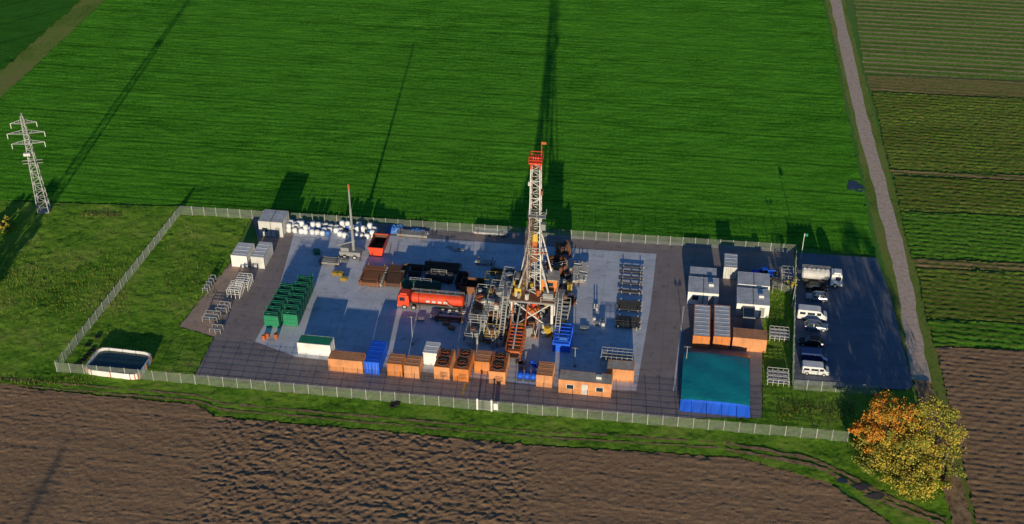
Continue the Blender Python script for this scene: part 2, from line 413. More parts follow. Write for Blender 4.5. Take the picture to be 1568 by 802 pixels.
container('site_office',1151,486,5.9,5.2,2.7,'white','roof',doors='pair',ac=True)
container('site_office',1152,456,5.9,4.2,2.7,'white','roof',doors='pair')
container('grey_container',1117,428,2.5,4.8,2.6,'offwhite','roof',doors='front')
container('grey_container',1075,438,5.0,2.4,2.5,'offwhite','roof')
container('white_container',368,410,3.2,4.6,2.6,'white','white')
container('white_container',396,412,2.6,5.4,2.6,'offwhite','white')
container('switchgear_cabin',416,363,4.9,4.6,3.4,'offwhite','roof',doors='pair')
container('green_roof_container',482,545,6.0,2.5,2.4,'white','green')
b=MB(); W,D,H=3.0,5.4,2.4
b.box(0,0,.1,W-.2,D-.2,1.7,'blue'); b.box(0,0,1.8,W,D,.12,'blue')
for i in range(6): 
    y=-D/2+.1+i*(D-.2)/5
    for sx in (-1,1): b.box(sx*(W/2-.04),y,0,.16,.16,H,'blue')
    b.box(0,y,H,W,.14,.12,'blue')
for sx in (-1,1): b.box(sx*(W/2-.05),0,H+.12,.12,D,.1,'blue')
b.box(.2,-.3,1.92,1.6,2.6,.35,'tarpblue',0,.6,.7)
b.out('blue_frame_container',(*P(859,541,5.4),Z0),TH)
b=MB()
for x in (-1.1,0.1,1.2): b.cyl((x,-.6,.75),(x,.9,.75),.5,'blue',14); b.box(x,0.1,0,.8,1.6,.3,'dark')
b.beam((-1.7,-.7,1.4),(1.7,-.7,1.4),.08,'blue'); b.out('compressed_air_tank',(*P(805,587,2),Z0),TH,True)
# ---------------------------------------------------------------- fences
def fence(name,pts,h=2.1,z=.1):
    b=MB(); W=[G(*p) for p in pts]
    for (x0,y0),(x1,y1) in zip(W[:-1],W[1:]):
        L=math.hypot(x1-x0,y1-y0); n=max(1,round(L/2.5)); ux,uy=(x1-x0)/L,(y1-y0)/L
        for i in range(n+1):
            d=L*i/n; b.beam((x0+ux*d,y0+uy*d,z),(x0+ux*d,y0+uy*d,z+h+.15),.09,'galv')
        k=int(L/.17)
        for i in range(k):
            d=L*(i+.5)/k; b.beam((x0+ux*d,y0+uy*d,z+.05),(x0+ux*d,y0+uy*d,z+h),.021,'mesh')
        for i in range(9):
            zz=z+.08+i*(h-.1)/8; b.beam((x0,y0,zz),(x1,y1,zz),.024,'mesh')
    return b.out(name)
fence('mesh_fence',[(88,568),(277,329),(800,362),(1218,389)])
fence('mesh_fence',[(88,570),(740,629),(1297,677)])
fence('car_park_fence',[(1218,389),(1213,597),(1345,606)])
fence('car_park_fence',[(1182,450),(1180,442),(1212,452)],1.8)
b=MB(); b.box(-1.2,0,0,.3,.3,2.4,'white'); b.box(1.2,0,0,.3,.3,2.4,'white'); 
for i in range(12): b.beam((-1.05+i*.19,0,.2),(-1.05+i*.19,0,2.1),.04,'galv')
b.beam((-1.1,0,2.1),(1.1,0,2.1),.08,'galv'); b.beam((-1.1,0,.2),(1.1,0,.2),.08,'galv'); b.box(1.9,0,.5,.7,.4,1.3,'white'); b.out('fence_gate',(*G(742,629),.1),TH)
# ---------------------------------------------------------------- lattice helper
def lattice(b,z0,z1,w0,w1,n,leg,br,m,x=0,y=0,open_front=False,mf=None):
    def c(t,i):
        w=(w0+(w1-w0)*t)/2; sx,sy=((-1,-1),(1,-1),(1,1),(-1,1))[i]
        return Vector((x+sx*w,y+sy*w,z0+(z1-z0)*t))
    for k in range(n):
        t0,t1=k/n,(k+1)/n; mm=mf(t0) if mf else m
        for i in range(4):
            j=(i+1)%4
            b.beam(c(t0,i),c(t1,i),leg,mm)
            if open_front and i==0 and k%3: continue
            b.beam(c(t1,i),c(t1,j),br,mm)
            if k%2: b.beam(c(t0,i),c(t1,j),br,mm)
            else: b.beam(c(t0,j),c(t1,i),br,mm)
def pylon(name,loc,H=22.8,rz=0.0):
    b=MB(); lattice(b,0,H*.62,2.2,1.1,10,.13,.07,'galv'); lattice(b,H*.62,H*.97,1.1,.5,8,.11,.07,'galv')
    for z,L in ((H*.70,3.2),(H*.80,3.6),(H*.90,2.5)):
        for s in (-1,1):
            for q in (-.35,.35):
                b.beam((0,q,z),(s*L,0,z+.1),.09,'galv'); 
            b.beam((0,0,z+.9),(s*L,0,z+.1),.08,'galv')
            for f in (.33,.66): b.beam((s*L*f,0,z+.05),(s*L*f,0,z+.9*(1-f)),.06,'galv')
            b.cyl((s*L,0,z+.1),(s*L,0,z-1.0),.08,'white',6)
    b.beam((0,0,H*.97),(0,0,H),.12,'galv')
    b.box(0,0,0,2.5,2.5,.3,'grey'); b.box(-.5,-.9,H*.60,1.3,.6,.6,'offwhite')
    for q in (.53,.50): b.beam((-2.0,0,H*q),(2.0,0,H*q),.1,'galv')
    return b.out(name,(loc[0],loc[1],0),rz)
pylon('power_pylon',G(68,323),22.8,.15)
pylon('power_pylon',(-80,-2),26,.15)
# ---------------------------------------------------------------- drill rig
b=MB(); fz=6.2
for x in (-3.6,3.6):
    for y in (-3.2,0,3.2): b.box(x,y,0,.45,.45,fz,'mast')
    b.beam((x,-3.2,.4),(x,3.2,fz),.2,'mast'); b.beam((x,3.2,.4),(x,-3.2,fz),.2,'mast')
    b.box(x,0,0,.8,8.5,.45,'rust')
for y in (-3.2,3.2):
    b.beam((-3.6,y,.4),(3.6,y,fz),.18,'mast'); b.beam((3.6,y,.4),(-3.6,y,fz),.18,'mast')
b.box(0,0,fz,8.4,7.6,.3,'grey'); b.box(0,0,fz+.3,8.0,7.2,.06,'rust')
b.box(0,0,0,2,2,3.2,'rustor'); b.cyl((0,0,3),(0,0,6),.5,'red',12)
b.rail([(-4.1,-3.7),(-4.1,3.7),(4.1,3.7),(4.1,-3.7),(1.6,-3.7)],fz+.4,'mast')
mf=lambda t:'mast' if t<.9 else 'red'
lattice(b,fz,15,2.5,2.3,7,.24,.1,'mast',0,0,True)
lattice(b,15,33.0,2.0,1.5,16,.2,.1,'mast',0,0,True,mf)
for s in (-1,1):
    b.beam((s*3.2,3.3,fz),(s*1.1,.9,18),.22,'mast'); b.beam((s*3.2,-2.6,fz),(s*1.2,-1.0,13),.22,'mast')
    b.beam((s*3.2,3.3,fz),(s*1.2,-1,12),.14,'galv')
b.box(0,0,33.0,2.2,2.2,.25,'red'); b.rail([(-1.1,-1.1),(1.1,-1.1),(1.1,1.1),(-1.1,1.1),(-1.1,-1.1)],33.2,'red',1.1,.1)
for x in (-.4,0,.4): b.cyl((x-.08,0,33.7),(x+.08,0,33.7),.55,'red',14)
b.beam((.8,.8,33.2),(.8,.8,36.4),.09,'red'); b.box(1.2,.8,35.9,.8,.05,.45,'rustor')
b.box(0,-.1,17.2,1.0,.9,1.8,'yellow'); b.box(0,-.1,15.4,.8,.8,1.7,'rustor'); b.box(0,-.1,12.9,.9,.8,2.4,'rust'); b.cyl((0,-.1,6.6),(0,-.1,12.9),.12,'galv',8)
for x in (-.5,-.25,.25,.5): b.cyl((x,0,18),(x,0,33.3),.03,'dark',5)
b.beam((1.1,1.1,6.5),(.8,.8,33),.18,'rust'); b.beam((-.9,1.05,8),(-.6,.8,30),.15,'darkrust'); b.beam((.2,1.1,8),(.15,.8,32.5),.2,'grey')
for i in range(60): b.beam((-1.4+.008*i,1.2-.006*i,7+i*.43),(-1.0+.006*i,1.2-.006*i,7+i*.43),.05,'galv')
b.box(.5,-1.3,23.0,3.0,1.4,.12,'grey'); b.rail([(-1.0,-.6),(-1.0,-2.0),(2.0,-2.0),(2.0,-.6)],23.1,'galv')
b.box(-1.2,0,19.2,.9,1.5,.1,'grey'); b.box(1.4,.2,19.5,.8,.9,1.2,'grey'); b.box(.9,.3,26.5,.7,.8,.8,'rust'); b.box(-1.0,-.4,28.5,.5,.5,.7,'offwhite')
b.box(1.0,-1.0,15.3,2.4,.5,.12,'rustor'); b.rail([(-1.5,-1.4),(1.7,-1.4)],15.3,'galv')
for i in range(8): b.cyl((-2.3+i*.16,-2.0,fz+.4),(-1.0+i*.16,-1.2,23.1),.05,'darkrust',5)
b.box(2.6,1.4,fz+.4,3.0,3.0,2.4,'orange'); b.box(2.6,1.4,fz+2.8,3.2,3.2,.12,'roofbrown'); b.box(2.6,-.12,fz+1.5,1.5,.06,.8,'glass')
b.box(-2.4,2.0,fz+.4,2.6,2.0,1.5,'grey'); b.cyl((-3.4,2.0,fz+1.9),(-1.4,2.0,fz+1.9),.75,'dark',14)
b.box(-2.7,-1.8,fz+.4,1.2,1.2,1.6,'yellow'); b.box(2.8,-2.2,fz+.4,1.8,1.0,1.2,'grey')
b.tube(0,-.2,fz+.4,.9,.5,.3,'dark')
for x in (-3.3,-.7):
    b.beam((x,-3.6,fz),(x,-7.0,3.4),.22,'rustor'); b.beam((x,-7,3.4),(x,-13.5,2.4),.24,'rustor'); b.beam((x,-6,1.2),(x,-13.5,.9),.2,'rustor')
    for i in range(7):
        y=-6.4-i*1.1; b.beam((x,y,.2),(x,y,3.4-i*.15),.14,'rustor'); b.beam((x,y,1.1),(x,y-1.1,3.2-i*.15),.1,'rustor')
for i in range(9): b.box(-2.0,-6.4-i*.85,3.25-i*.12,2.6,.16,.12,'red' if i%2 else 'rustor')
b.box(-2,-10,.9,1.8,6.4,.25,'darkrust'); b.box(-2,-13,2.3,2.4,.8,.4,'rustor')
b.cyl((-2,-4,fz-.2),(-2,-13,3.0),.14,'galv',8)
for x0,y0,x1,y1,z1 in ((4.9,-3.2,4.9,3.4,fz),(-4.9,-4.0,-4.9,2.5,fz)):
    for o in (-.4,.4):
        b.beam((x0+o,y0-5,0),(x1+o,y0+2,z1),.14,'galv',.25); b.beam((x0+o,y0-5,1.1),(x1+o,y0+2,z1+1.1),.07,'galv')
    for i in range(18): b.box(x0,y0-5+7*i/18,z1*i/18,.8,.28,.06,'galv')
    for i in range(6): b.beam((x0+.4,y0-5+7*i/6,z1*i/6),(x0+.4,y0-5+7*i/6,z1*i/6+1.1),.06,'galv')
    b.box(x0,y0+3,z1,1.2,3,.1,'grey')
for i in range(44):
    x,y=random.uniform(-5,5),random.uniform(-5,4.5)
    b.box(x,y,0,random.uniform(.4,1.3),random.uniform(.4,1.1),random.uniform(.4,1.8),random.choice(['grey','rust','dark','galv','yellow','mast','offwhite','grey']),random.random())
for i in range(22):
    x,y=random.uniform(-5,1),random.uniform(-4,4); b.cyl((x,y,random.uniform(.3,5)),(x+random.uniform(-4,3),y+random.uniform(-3,3),random.uniform(.3,6)),.09,random.choice(['dark','galv','mast','black']),6)
for i in range(30):
    x,y=random.uniform(-3.8,3.8),random.uniform(-3.4,3.4); b.box(x,y,fz+.36,random.uniform(.25,.8),random.uniform(.25,.8),random.uniform(.3,1.4),random.choice(['grey','rust','mast','yellow','rustor','dark']),random.random())
b.out('drilling_rig',(*G(818,490),Z0),TH)
# ---------------------------------------------------------------- mud tanks / platforms
def platform(name,a,b_,W,D,H,tank='grey',rl='galv',extra=6,seed=1):
    R=random.Random(seed); b=MB()
    b.box(0,0,.25,W-.3,D-.3,H*.62,tank); 
    for i in range(int(D/1.1)):
        for sx in (-1,1): b.box(sx*(W/2-.12),-D/2+.6+i*1.1,.1,.14,.14,H,rl)
    b.box(0,0,H,W,D,.1,'galv'); 
    b.rail([(-W/2,-D/2),(W/2,-D/2),(W/2,D/2),(-W/2,D/2),(-W/2,-D/2)],H+.1,rl,1.1,.07)
    for i in range(extra):
        x,y=R.uniform(-W/2+.6,W/2-.6),R.uniform(-D/2+.7,D/2-.7); mm=R.choice(['rust','yellow','grey','offwhite','dark','rust','rustor','galv'])
        if R.random()<.4: b.cyl((x,y,H+.1),(x,y,H+R.uniform(.8,1.5)),R.uniform(.25,.5),mm,10)
        else: b.box(x,y,H+.1,R.uniform(.6,1.5),R.uniform(.6,1.6),R.uniform(.5,1.3),mm,R.random())
    for o in (-.35,.35): b.beam((W/2-.6+o,-D/2-H*.8,0),(W/2-.6+o,-D/2,H),.1,'galv',.2); b.beam((W/2-.6+o,-D/2-H*.8,1),(W/2-.6+o,-D/2,H+1.1),.06,'galv')
    for i in range(9): b.box(W/2-.6,-D/2-H*.8*(1-i/9),H*i/9,.7,.22,.05,'galv')
    for i in range(3): b.cyl((-W/2-.3,-D/2+R.random()*D,.5),(-W/2-.3,-D/2+R.random()*D,1.5),.12,'dark',6)
    return b.out(name,(*P(a,b_,D),Z0),TH)
platform('mud_tank',732,512,3.2,9.5,3.0,'grey','galv',12,3)
platform('mud_tank',754,500,2.6,8,3.4,'rust','galv',10,5)
platform('shale_shaker',778,478,3.2,6.0,4.6,'grey','galv',8,8)
platform('mud_tank',762,452,5.0,2.8,2.0,'darkrust','yellow',5,9)
platform('pump_skid',722,530,2.4,3.4,1.4,'offwhite','galv',4,10)
platform('pump_skid',752,530,2.2,3.0,1.3,'rust','yellow',4,21)
def vessel(name,a,b_,L,r,m,mc='dark'):
    b=MB(); b.cyl((-L/2,0,r+.5),(L/2,0,r+.5),r,m,20); 
    for s in (-1,1): b.cyl((s*L/2,0,r+.5),(s*(L/2+r*.35),0,r+.5),r,m,20,r*.55)
    for x in (-L*.35,0,L*.35): b.box(x,0,0,.35,r*1.6,.75,mc)
    b.box(0,0,0,L,.3,.3,mc); b.cyl((0,0,2*r+.4),(0,0,2*r+.8),.35,mc,10); b.rail([(-L*.3,-.3),(L*.3,-.3)],2*r+.45,'galv',.8,.05)
    return b.out(name,(*P(a,b_,2*r),Z0),TH,False)
vessel('horizontal_storage_tank',644,452,6.8,1.0,'dgreen')
vessel('horizontal_storage_tank',672,437,5.0,.9,'dark')
def skip(name,a,b_,W,D,H,m,inside='dark',fill=None):
    b=MB(); t=.1
    o=[(-W/2+.35,-D/2,0),(W/2-.35,-D/2,0),(W/2-.35,D/2,0),(-W/2+.35,D/2,0),(-W/2,-D/2,H),(W/2,-D/2,H),(W/2,D/2,H),(-W/2,D/2,H)]
    b.add(o,[(0,3,2,1),(0,1,5,4),(1,2,6,5),(2,3,7,6),(3,0,4,7)],m)
    i=[(-W/2+.45,-D/2+t,.15),(W/2-.45,-D/2+t,.15),(W/2-.45,D/2-t,.15),(-W/2+.45,D/2-t,.15),(-W/2+t,-D/2+t,H),(W/2-t,-D/2+t,H),(W/2-t,D/2-t,H),(-W/2+t,D/2-t,H)]
    b.add(i,[(0,1,2,3),(0,4,5,1),(1,5,6,2),(2,6,7,3),(3,7,4,0)],inside)
    for s in (-1,1): b.box(0,s*(D/2-.02),H-.1,W+.1,.18,.16,m); b.box(s*(W/2-.02),0,H-.1,.18,D-.2,.155,m)
    n=int(W/.8)
    for q in range(1,n):
        for s in (-1,1): b.box(-W/2+q*W/n,s*(D/2+.03),.05,.1,.08,H-.15,m)
    return b.out(name,(*P(a,b_,D),Z0),TH)
skip('red_skip',576,394,3.0,5.2,2.0,'red','darkrust')
skip('rusty_skip',722,452,4.4,3.2,1.6,'rust','darkrust')
skip('rusty_skip',705,445,2.2,4.0,1.5,'darkrust','dark')
skip('cuttings_skip',630,425,4.2,2.4,1.3,'dark','darkrust')
def pipes(name,a,b_,L,D,m,layers=2,r=.09,ang=0.0,fr='rust',z=0):
    b=MB()
    for x in (-L*.38,0,L*.38): b.box(x,0,0,.25,D,.3,fr); 
    for x in (-L*.38,L*.38):
        for s in (-1,1): b.box(x,s*D/2,0,.16,.12,.5+layers*.25,fr)
    n=int(D/(2*r+.04))
    for q in range(layers):
        for i in range(n):
            if random.random()<.12 and q==layers-1: continue
            y=-D/2+r+i*(2*r+.04); o=random.uniform(-.15,.15)
            b.cyl((-L/2+o,y,.3+r+q*2*r),(L/2+o,y,.3+r+q*2*r),r,m,6)
            b.cyl((L/2+o,y,.3+r+q*2*r),(L/2+o+.12,y,.3+r+q*2*r),r*1.15,'galv',6)
    p=P(a,b_,D); return b.out(name,(p[0],p[1],Z0),TH+ang)
pipes('drill_pipe_rack',566,441,4.2,6.0,'rust',4)
pipes('drill_pipe_rack',602,442,4.0,6.5,'darkrust',4)
pipes('drill_pipe_rack',675,420,7,3.0,'darkrust',3)
pipes('drill_pipe_rack',640,470,2.0,1,'galv',1)
for y,d,l in ((413,.6,1),(421,.6,1),(430,.7,1),(439,.7,1),(452,1.2,1),(480,3.4,1),(506,3.6,1)):
    pipes('casing_pipe_rack',968-(y-410)*.08,y,4.4,d,'dark',l,.1,0,'grey')
for x in (878,890): pipes('tool_joint_rack',x,436,1.2,6.5,'galv',2,.12,0,'wood')
pipes('drill_collar_rack',686,496,5.5,1.6,'darkrust',1,.12)
pipes('steel_pipe_pile',750,363,6.5,2.2,'galv',2,.12)
pipes('steel_pipe_pile',630,366,6.0,2.0,'grey',2,.12)
pipes('drill_collar_rack',503,408,4,2.2,'grey',2,.1)
pipes('drill_pipe_rack',768,425,4.5,2.0,'rust',2,.1); pipes('drill_collar_rack',742,408,3.6,1.6,'galv',2,.12)
pipes('drill_collar_rack',870,470,2.4,2.6,'darkrust',2,.1,.3); pipes('drill_collar_rack',690,483,5.0,1.0,'galv',1,.1)
b=MB(); b.tube(0,0,0,2.3,2.1,2.2,'rust',28); b.cyl((0,0,.05),(0,0,1.6),2.05,'dark',28); b.rail([(-2.1,-1),(0,-2.3),(2.1,-1)],2.2,'galv')
for i in range(8): b.beam((2.2*math.cos(i*.785),2.2*math.sin(i*.785),2.3),(-2.2*math.cos(i*.785),-2.2*math.sin(i*.785),2.3),.08,'rust')
b.out('circular_mud_pit',(*G(852,416),Z0),TH)
b=MB(); 
b.tube(0,0,0,1.5,1.2,.1,'rust')
for s in (-1,1):
    b.cyl((s*.9,0,1.6),(s*1.0,0,1.6),1.6,'rust',24); b.beam((s*1.1,-1.5,0),(s*1.1,0,1.7),.16,'rust'); b.beam((s*1.1,1.5,0),(s*1.1,0,1.7),.16,'rust')
b.cyl((-.9,0,1.6),(.9,0,1.6),1.2,'darkrust',20); b.out('hose_reel',(*G(862,392),Z0),TH+.5)
def machinery(a,b_,w,d,n,seed):
    R=random.Random(seed); b=MB()
    for i in range(n):
        x,y=R.uniform(-w,w),R.uniform(-d,d); b.box(x,y,0,R.uniform(.4,1.5),R.uniform(.4,1.5),R.uniform(.3,2.0),R.choice(['rust','darkrust','rust','grey','wood','galv','offwhite','yellow']),R.random(),.9,.9)
        if R.random()<.4: b.cyl((x,y,0),(x,y,R.uniform(1,2.4)),R.uniform(.1,.35),R.choice(['galv','grey','rust']),10)
    for i in range(n//2):
        x,y=R.uniform(-w,w),R.uniform(-d,d); b.beam((x,y,.3),(x+R.uniform(-2,2),y+R.uniform(-3,3),R.uniform(.5,3)),.12,R.choice(['galv','rust','mast']))
    return b.out('drilling_machinery',(*G(a,b_),Z0),TH)
machinery(850,442,3,5,28,1); machinery(838,512,3,2.5,14,2); machinery(775,520,2.2,3,14,3); machinery(795,440,3,2.5,14,4); machinery(700,470,2,1.5,6,5)
# ---------------------------------------------------------------- big bags etc
b=MB()
def bag(b,x,y,z,m,s=1.0):
    n=10; rings=[(.0,.42),(.15,.52),(.6,.54),(.9,.45),(1.0,.2)]
    vs=[];rot=random.random()
    for zz,r in rings:
        for i in range(n):
            t=2*math.pi*i/n; k=1+.12*math.cos(4*(t-rot)) ; vs.append((x+r*s*k*math.cos(t),y+r*s*k*math.sin(t),z+zz*s))
    fs=[(a*n+i,a*n+(i+1)%n,(a+1)*n+(i+1)%n,(a+1)*n+i) for a in range(4) for i in range(n)]+[tuple(range(4*n,5*n))]
    b.add(vs,fs,m)
for i in range(16):
    for j in range(3):
        if random.random()<.12: continue
        bag(b,-8.6+i*1.15+random.uniform(-.15,.15),j*1.3+random.uniform(-.2,.2)-2,0,'bag' if random.random()<.9 else 'tarpblue')
        if random.random()<.2: bag(b,-8.6+i*1.15,j*1.3-2,1.0,'bag')
b.out('big_bag_stack',(*G(511,353),Z0),TH,True)
def tarp(name,a,b_,W,D,H,m):
    b=MB(); nx,ny=14,8; vs=[]
    for j in range(ny+1):
        for i in range(nx+1):
            u,v=i/nx,j/ny; e=min(1,4*min(u,1-u,v,1-v)); vs.append(((u-.5)*W,(v-.5)*D,e*H*(.5+.7*random.random())+.02))
    b.add(vs,[(j*(nx+1)+i,j*(nx+1)+i+1,(j+1)*(nx+1)+i+1,(j+1)*(nx+1)+i) for j in range(ny) for i in range(nx)],m)
    return b.out(name,(*G(a,b_),Z0),TH)
tarp('blue_tarpaulin',606,354,4,2.5,1.0,'tarpblue'); tarp('blue_tarpaulin',640,358,4.5,2.2,.8,'tarpblue'); tarp('white_tarpaulin',470,352,2.5,2,1.1,'tarpblue')
def pallets(name,a,b_,n=6,m='wood',seed=0):
    R=random.Random(seed); b=MB()
    for i in range(n):
        x,y=R.uniform(-1.6,1.6),R.uniform(-1.2,1.2); r=R.uniform(-.2,.2)
        for q in range(R.randint(1,4)): 
            b.box(x,y,q*.16+.1,1.2,.8,.05,m,r); b.box(x,y,q*.16,1.1,.1,.1,m,r)
    return b.out(name,(*G(a,b_),Z0),TH)
for i,(x,y,m) in enumerate([(475,388,'green'),(522,425,'yellow'),(650,488,'galv'),(690,500,'wood'),(905,500,'galv'),(790,560,'wood'),(520,404,'grey'),(700,380,'galv')]): pallets('pallet_stack',x,y,random.randint(2,4),m,i)
def drums(name,a,b_,n=7,m='blue'):
    b=MB()
    for i in range(n):
        x,y=random.uniform(-1.4,1.4),random.uniform(-1,1); b.cyl((x,y,0),(x,y,.9),.3,m,12); b.tube(x,y,.28,.315,.3,.03,m,12); b.tube(x,y,.58,.315,.3,.03,m,12)
    return b.out(name,(*G(a,b_),Z0),TH)
drums('oil_drum',920,497,6,'offwhite'); drums('oil_drum',412,520,4,'rustor'); drums('oil_drum',815,560,5,'blue')
for r,(f0,f1,n) in enumerate((((417,503),(441,460),6),((446,501),(468,448),7))):
    for i in range(n):
        t=i/(n-1); a=(f0[0]+(f1[0]-f0[0])*t,f0[1]+(f1[1]-f0[1])*t)
        b=MB(); b.box(0,0,.15,2.7,1.35,2.5,'green'); b.box(0,0,2.65,2.8,1.45,.08,'dgreen'); b.tube(-.6,0,2.73,.35,.25,.18,'green',12)
        for x in (-1.25,-.6,0,.6,1.25): b.box(x,-.7,.1,.1,.1,2.5,'green')
        for z in (.6,1.5,2.3): b.box(0,-.72,z,2.7,.08,.1,'green')
        for s in (-1,1): b.box(s*1.0,0,0,.3,1.3,.15,'dark')
        b.rail([(-1.3,-.65),(1.3,-.65),(1.3,.65)],2.73,'green',.8,.05)
        b.out('green_mud_tank',(*P(*a,1.4),Z0),TH)
# ---------------------------------------------------------------- vehicles
def wheel(b,x,y,r=.34,w=.24): b.cyl((x,y-w/2,r),(x,y+w/2,r),r,'black',16); s=1 if y>0 else -1; b.cyl((x,y+s*w/2,r),(x,y+s*(w/2+.02),r),r*.6,'galv',10)
def car(name,a,b_,L,Wd,H,m,van=False,flip=False):
    b=MB(); s=-1 if flip else 1; hw=Wd/2
    def loft(secs,mm):
        vs=[]
        for x,z0,z1,w in secs:
            x*=s; zm=z0+(z1-z0)*.7
            vs+= [(x,-w*.93,z0),(x,-w,z0+.12),(x,-w,zm),(x,-w*.9,z1),(x,w*.9,z1),(x,w,zm),(x,w,z0+.12),(x,w*.93,z0)]
        fs=[]
        for k in range(len(secs)-1):
            for i in range(8): j=(i+1)%8; fs.append((k*8+i,k*8+j,(k+1)*8+j,(k+1)*8+i))
        fs+=[tuple(range(7,-1,-1)),tuple(range((len(secs)-1)*8,len(secs)*8))]
        b.add(vs,fs,mm)
    h=L/2
    if van:
        loft([(-h,.35,H*.95,hw*.95),(-h+.15,.25,H,hw),(h*.35,.25,H,hw),(h*.52,.25,H*.93,hw*.97),(h*.74,.25,H*.62,hw),(h*.95,.25,H*.5,hw*.95),(h,.3,H*.4,hw*.85)],m)
        for q in (-1,1):
            b.box(s*h*.42,q*hw*1.0,H*.58,h*.28,.03,H*.26,'glass'); b.box(-s*h*.1,q*hw*1.0,H*.6,h*.5,.03,H*.22,'glass'); b.box(-s*h*.68,q*hw*1.0,H*.6,h*.38,.03,H*.22,'glass')
        b.add([(s*h*.545,-hw*.8,H*.92),(s*h*.545,hw*.8,H*.92),(s*h*.75,hw*.88,H*.635),(s*h*.75,-hw*.88,H*.635)],[(0,1,2,3)],'glass')
        b.box(-s*(h+.01),0,H*.58,.03,hw*1.5,H*.28,'glass')
    else:
        zb=H*.62
        loft([(-h,.35,zb*.93,hw*.85),(-h+.2,.22,zb,hw*.97),(-h*.3,.2,zb,hw),(h*.35,.2,zb*.98,hw),(h*.8,.22,zb*.86,hw*.95),(h,.32,zb*.7,hw*.8)],m)
        x0,x1,x2,x3=-h*.88,-h*.62,h*.12,h*.45; w0,w1=hw*.9,hw*.72
        vs=[]
        for xx,w,z in ((x0,w0,zb),(x3,w0,zb),(x2,w1,H),(x1,w1,H)):
            vs+=[(s*xx,-w,z-.01),(s*xx,w,z-.01)]
        b.add(vs,[(0,2,4,6),(1,7,5,3),(2,3,5,4),(0,6,7,1)],'glass'); b.add([(v[0],v[1],v[2]+.015) for v in vs[4:]],[(0,1,3,2)],m)
        for q in (-1,1):
            for xb,xt in ((x0,x1),(x3,x2),((x0+x3)/2,(x1+x2)/2)): b.beam((s*xb,q*w0,zb),(s*xt,q*w1,H),.09,m)
            b.beam((s*x1,q*w1,H),(s*x2,q*w1,H),.07,m)
            b.box(s*h*.33,q*(hw+.08),zb,.12,.18,.12,m)
    for q in (-1,1):
        for x in (-h*.62,h*.62): wheel(b,x,q*(hw-.1))
        b.box(-s*(h-.02),q*hw*.7,.65,.06,.28,.18,'lamp'); b.box(s*(h-.1),q*hw*.62,.58,.12,.3,.14,'white')
    return b.out(name,(*P(a,b_,Wd),.22),TH+random.uniform(-.03,.03))
car('parked_car',1250,449,4.1,1.75,1.5,'cblack'); car('parked_car',1250,464,4.0,1.75,1.5,'silver',flip=True)
car('parked_van',1243,493,5.3,2.0,2.2,'cwhite',True); car('parked_car',1249,509,4.2,1.75,1.5,'silver'); car('parked_car',1241,533,4.5,1.8,1.45,'cblack',flip=True)
car('parked_van',1246,556,4.7,1.9,1.8,'cnavy',True); car('parked_van',1248,577,4.6,1.9,1.8,'cwhite',True)
def tanker(name,a,b_,L,m,cab,s,band_=None,r=1.15):
    b=MB(); h=L/2
    b.box(0,0,.75,L-.4,.9,.3,'dark')
    cx=s*(h-1.1)
    b.box(cx,0,.6,2.2,2.45,1.1,cab); b.box(cx-s*.05,0,1.7,2.1,2.4,1.25,cab,0,.88,.9); b.box(cx+s*1.04,0,1.85,.06,2.0,.8,'glass',0)
    for q in (-1,1): b.box(cx+s*.2,q*1.19,1.8,1.0,.06,.75,'glass'); b.box(cx+s*1.0,q*1.35,1.8,.1,.25,.6,'dark')
    b.box(cx,0,2.95,1.4,1.8,.25,cab,0,.8,.8); b.box(cx+s*1.12,0,.45,.15,2.4,.45,'grey')
    x0=s*(h-2.5); x1=-s*h; 
    vs=[];n=20;xs=[x0,x0-s*.25,x1+s*.25,x1];rs=[.75,1,1,.75]
    for xx,k in zip(xs,rs):
        for i in range(n):
            t=2*math.pi*i/n; vs.append((xx,1.2*k*math.cos(t),1.05+r+r*.9*k*math.sin(t)))
    fs=[(q*n+i,q*n+(i+1)%n,(q+1)*n+(i+1)%n,(q+1)*n+i) for q in range(3) for i in range(n)]+[tuple(range(n)),tuple(range(3*n,4*n))]
    b.add(vs,fs,m)
    for k in range(6):
        xx=x0+(x1-x0)*(k+.5)/6
        b.box(xx,0,1.05+r*1.88,.55,.55,.2,'rust' if m=='red' else 'galv')
    b.box((x0+x1)/2,0,1.05+r*1.9,abs(x1-x0)*.85,.4,.05,'grey'); b.rail([(x0,.4),(x1,.4)],1.05+r*1.9,'grey',.5,.05)
    for q in (-1,1):
        b.box((x0+x1)/2,q*1.15,1.15,abs(x1-x0)*.8,.1,.35,'dark')
        for k in range(4):
            if band_: b.box((x0+x1)/2+(k-1.5)*1.1,q*1.2,1.05+r-.25,.7,.06,.45,band_)
    wx=[s*(h-1.3),-s*(h-1.2),-s*(h-2.5)]+([s*(h-3.0),-s*(h-3.8)] if L>9 else [])
    for x in wx:
        for q in (-1,1): wheel(b,x,q*1.08,.5,.34)
    for q in (-1,1): b.box(-s*(h-1.9),q*1.1,1.05,3.0,.4,.06,'dark')
    return b.out(name,(*P(a,b_,2.5),Z0),TH)
tanker('red_tank_truck',659,478,12.3,'red','red',-1,'offwhite')
tanker('white_tank_truck',1257,441,7.6,'offwhite','cwhite',1)
def telehandler(name,a,b_,m):
    b=MB(); b.box(0,0,.6,3.8,1.6,.7,m); b.box(.2,-.4,1.3,1.3,.9,1.2,'glass',0,.8,.9); b.box(.2,-.4,2.5,1.1,.9,.08,m); b.beam((-1.8,.5,1.7),(2.8,.5,1.2),.3,m); b.box(3.0,.5,.5,.3,1.2,.9,'dark'); b.box(-1.2,0,1.3,1.2,1.4,.4,m,0,.8,.9)
    for x in (-1.3,1.3):
        for q in (-1,1): wheel(b,x,q*.95,.55,.4)
    return b.out(name,(*P(a,b_,2),Z0),TH+.3)
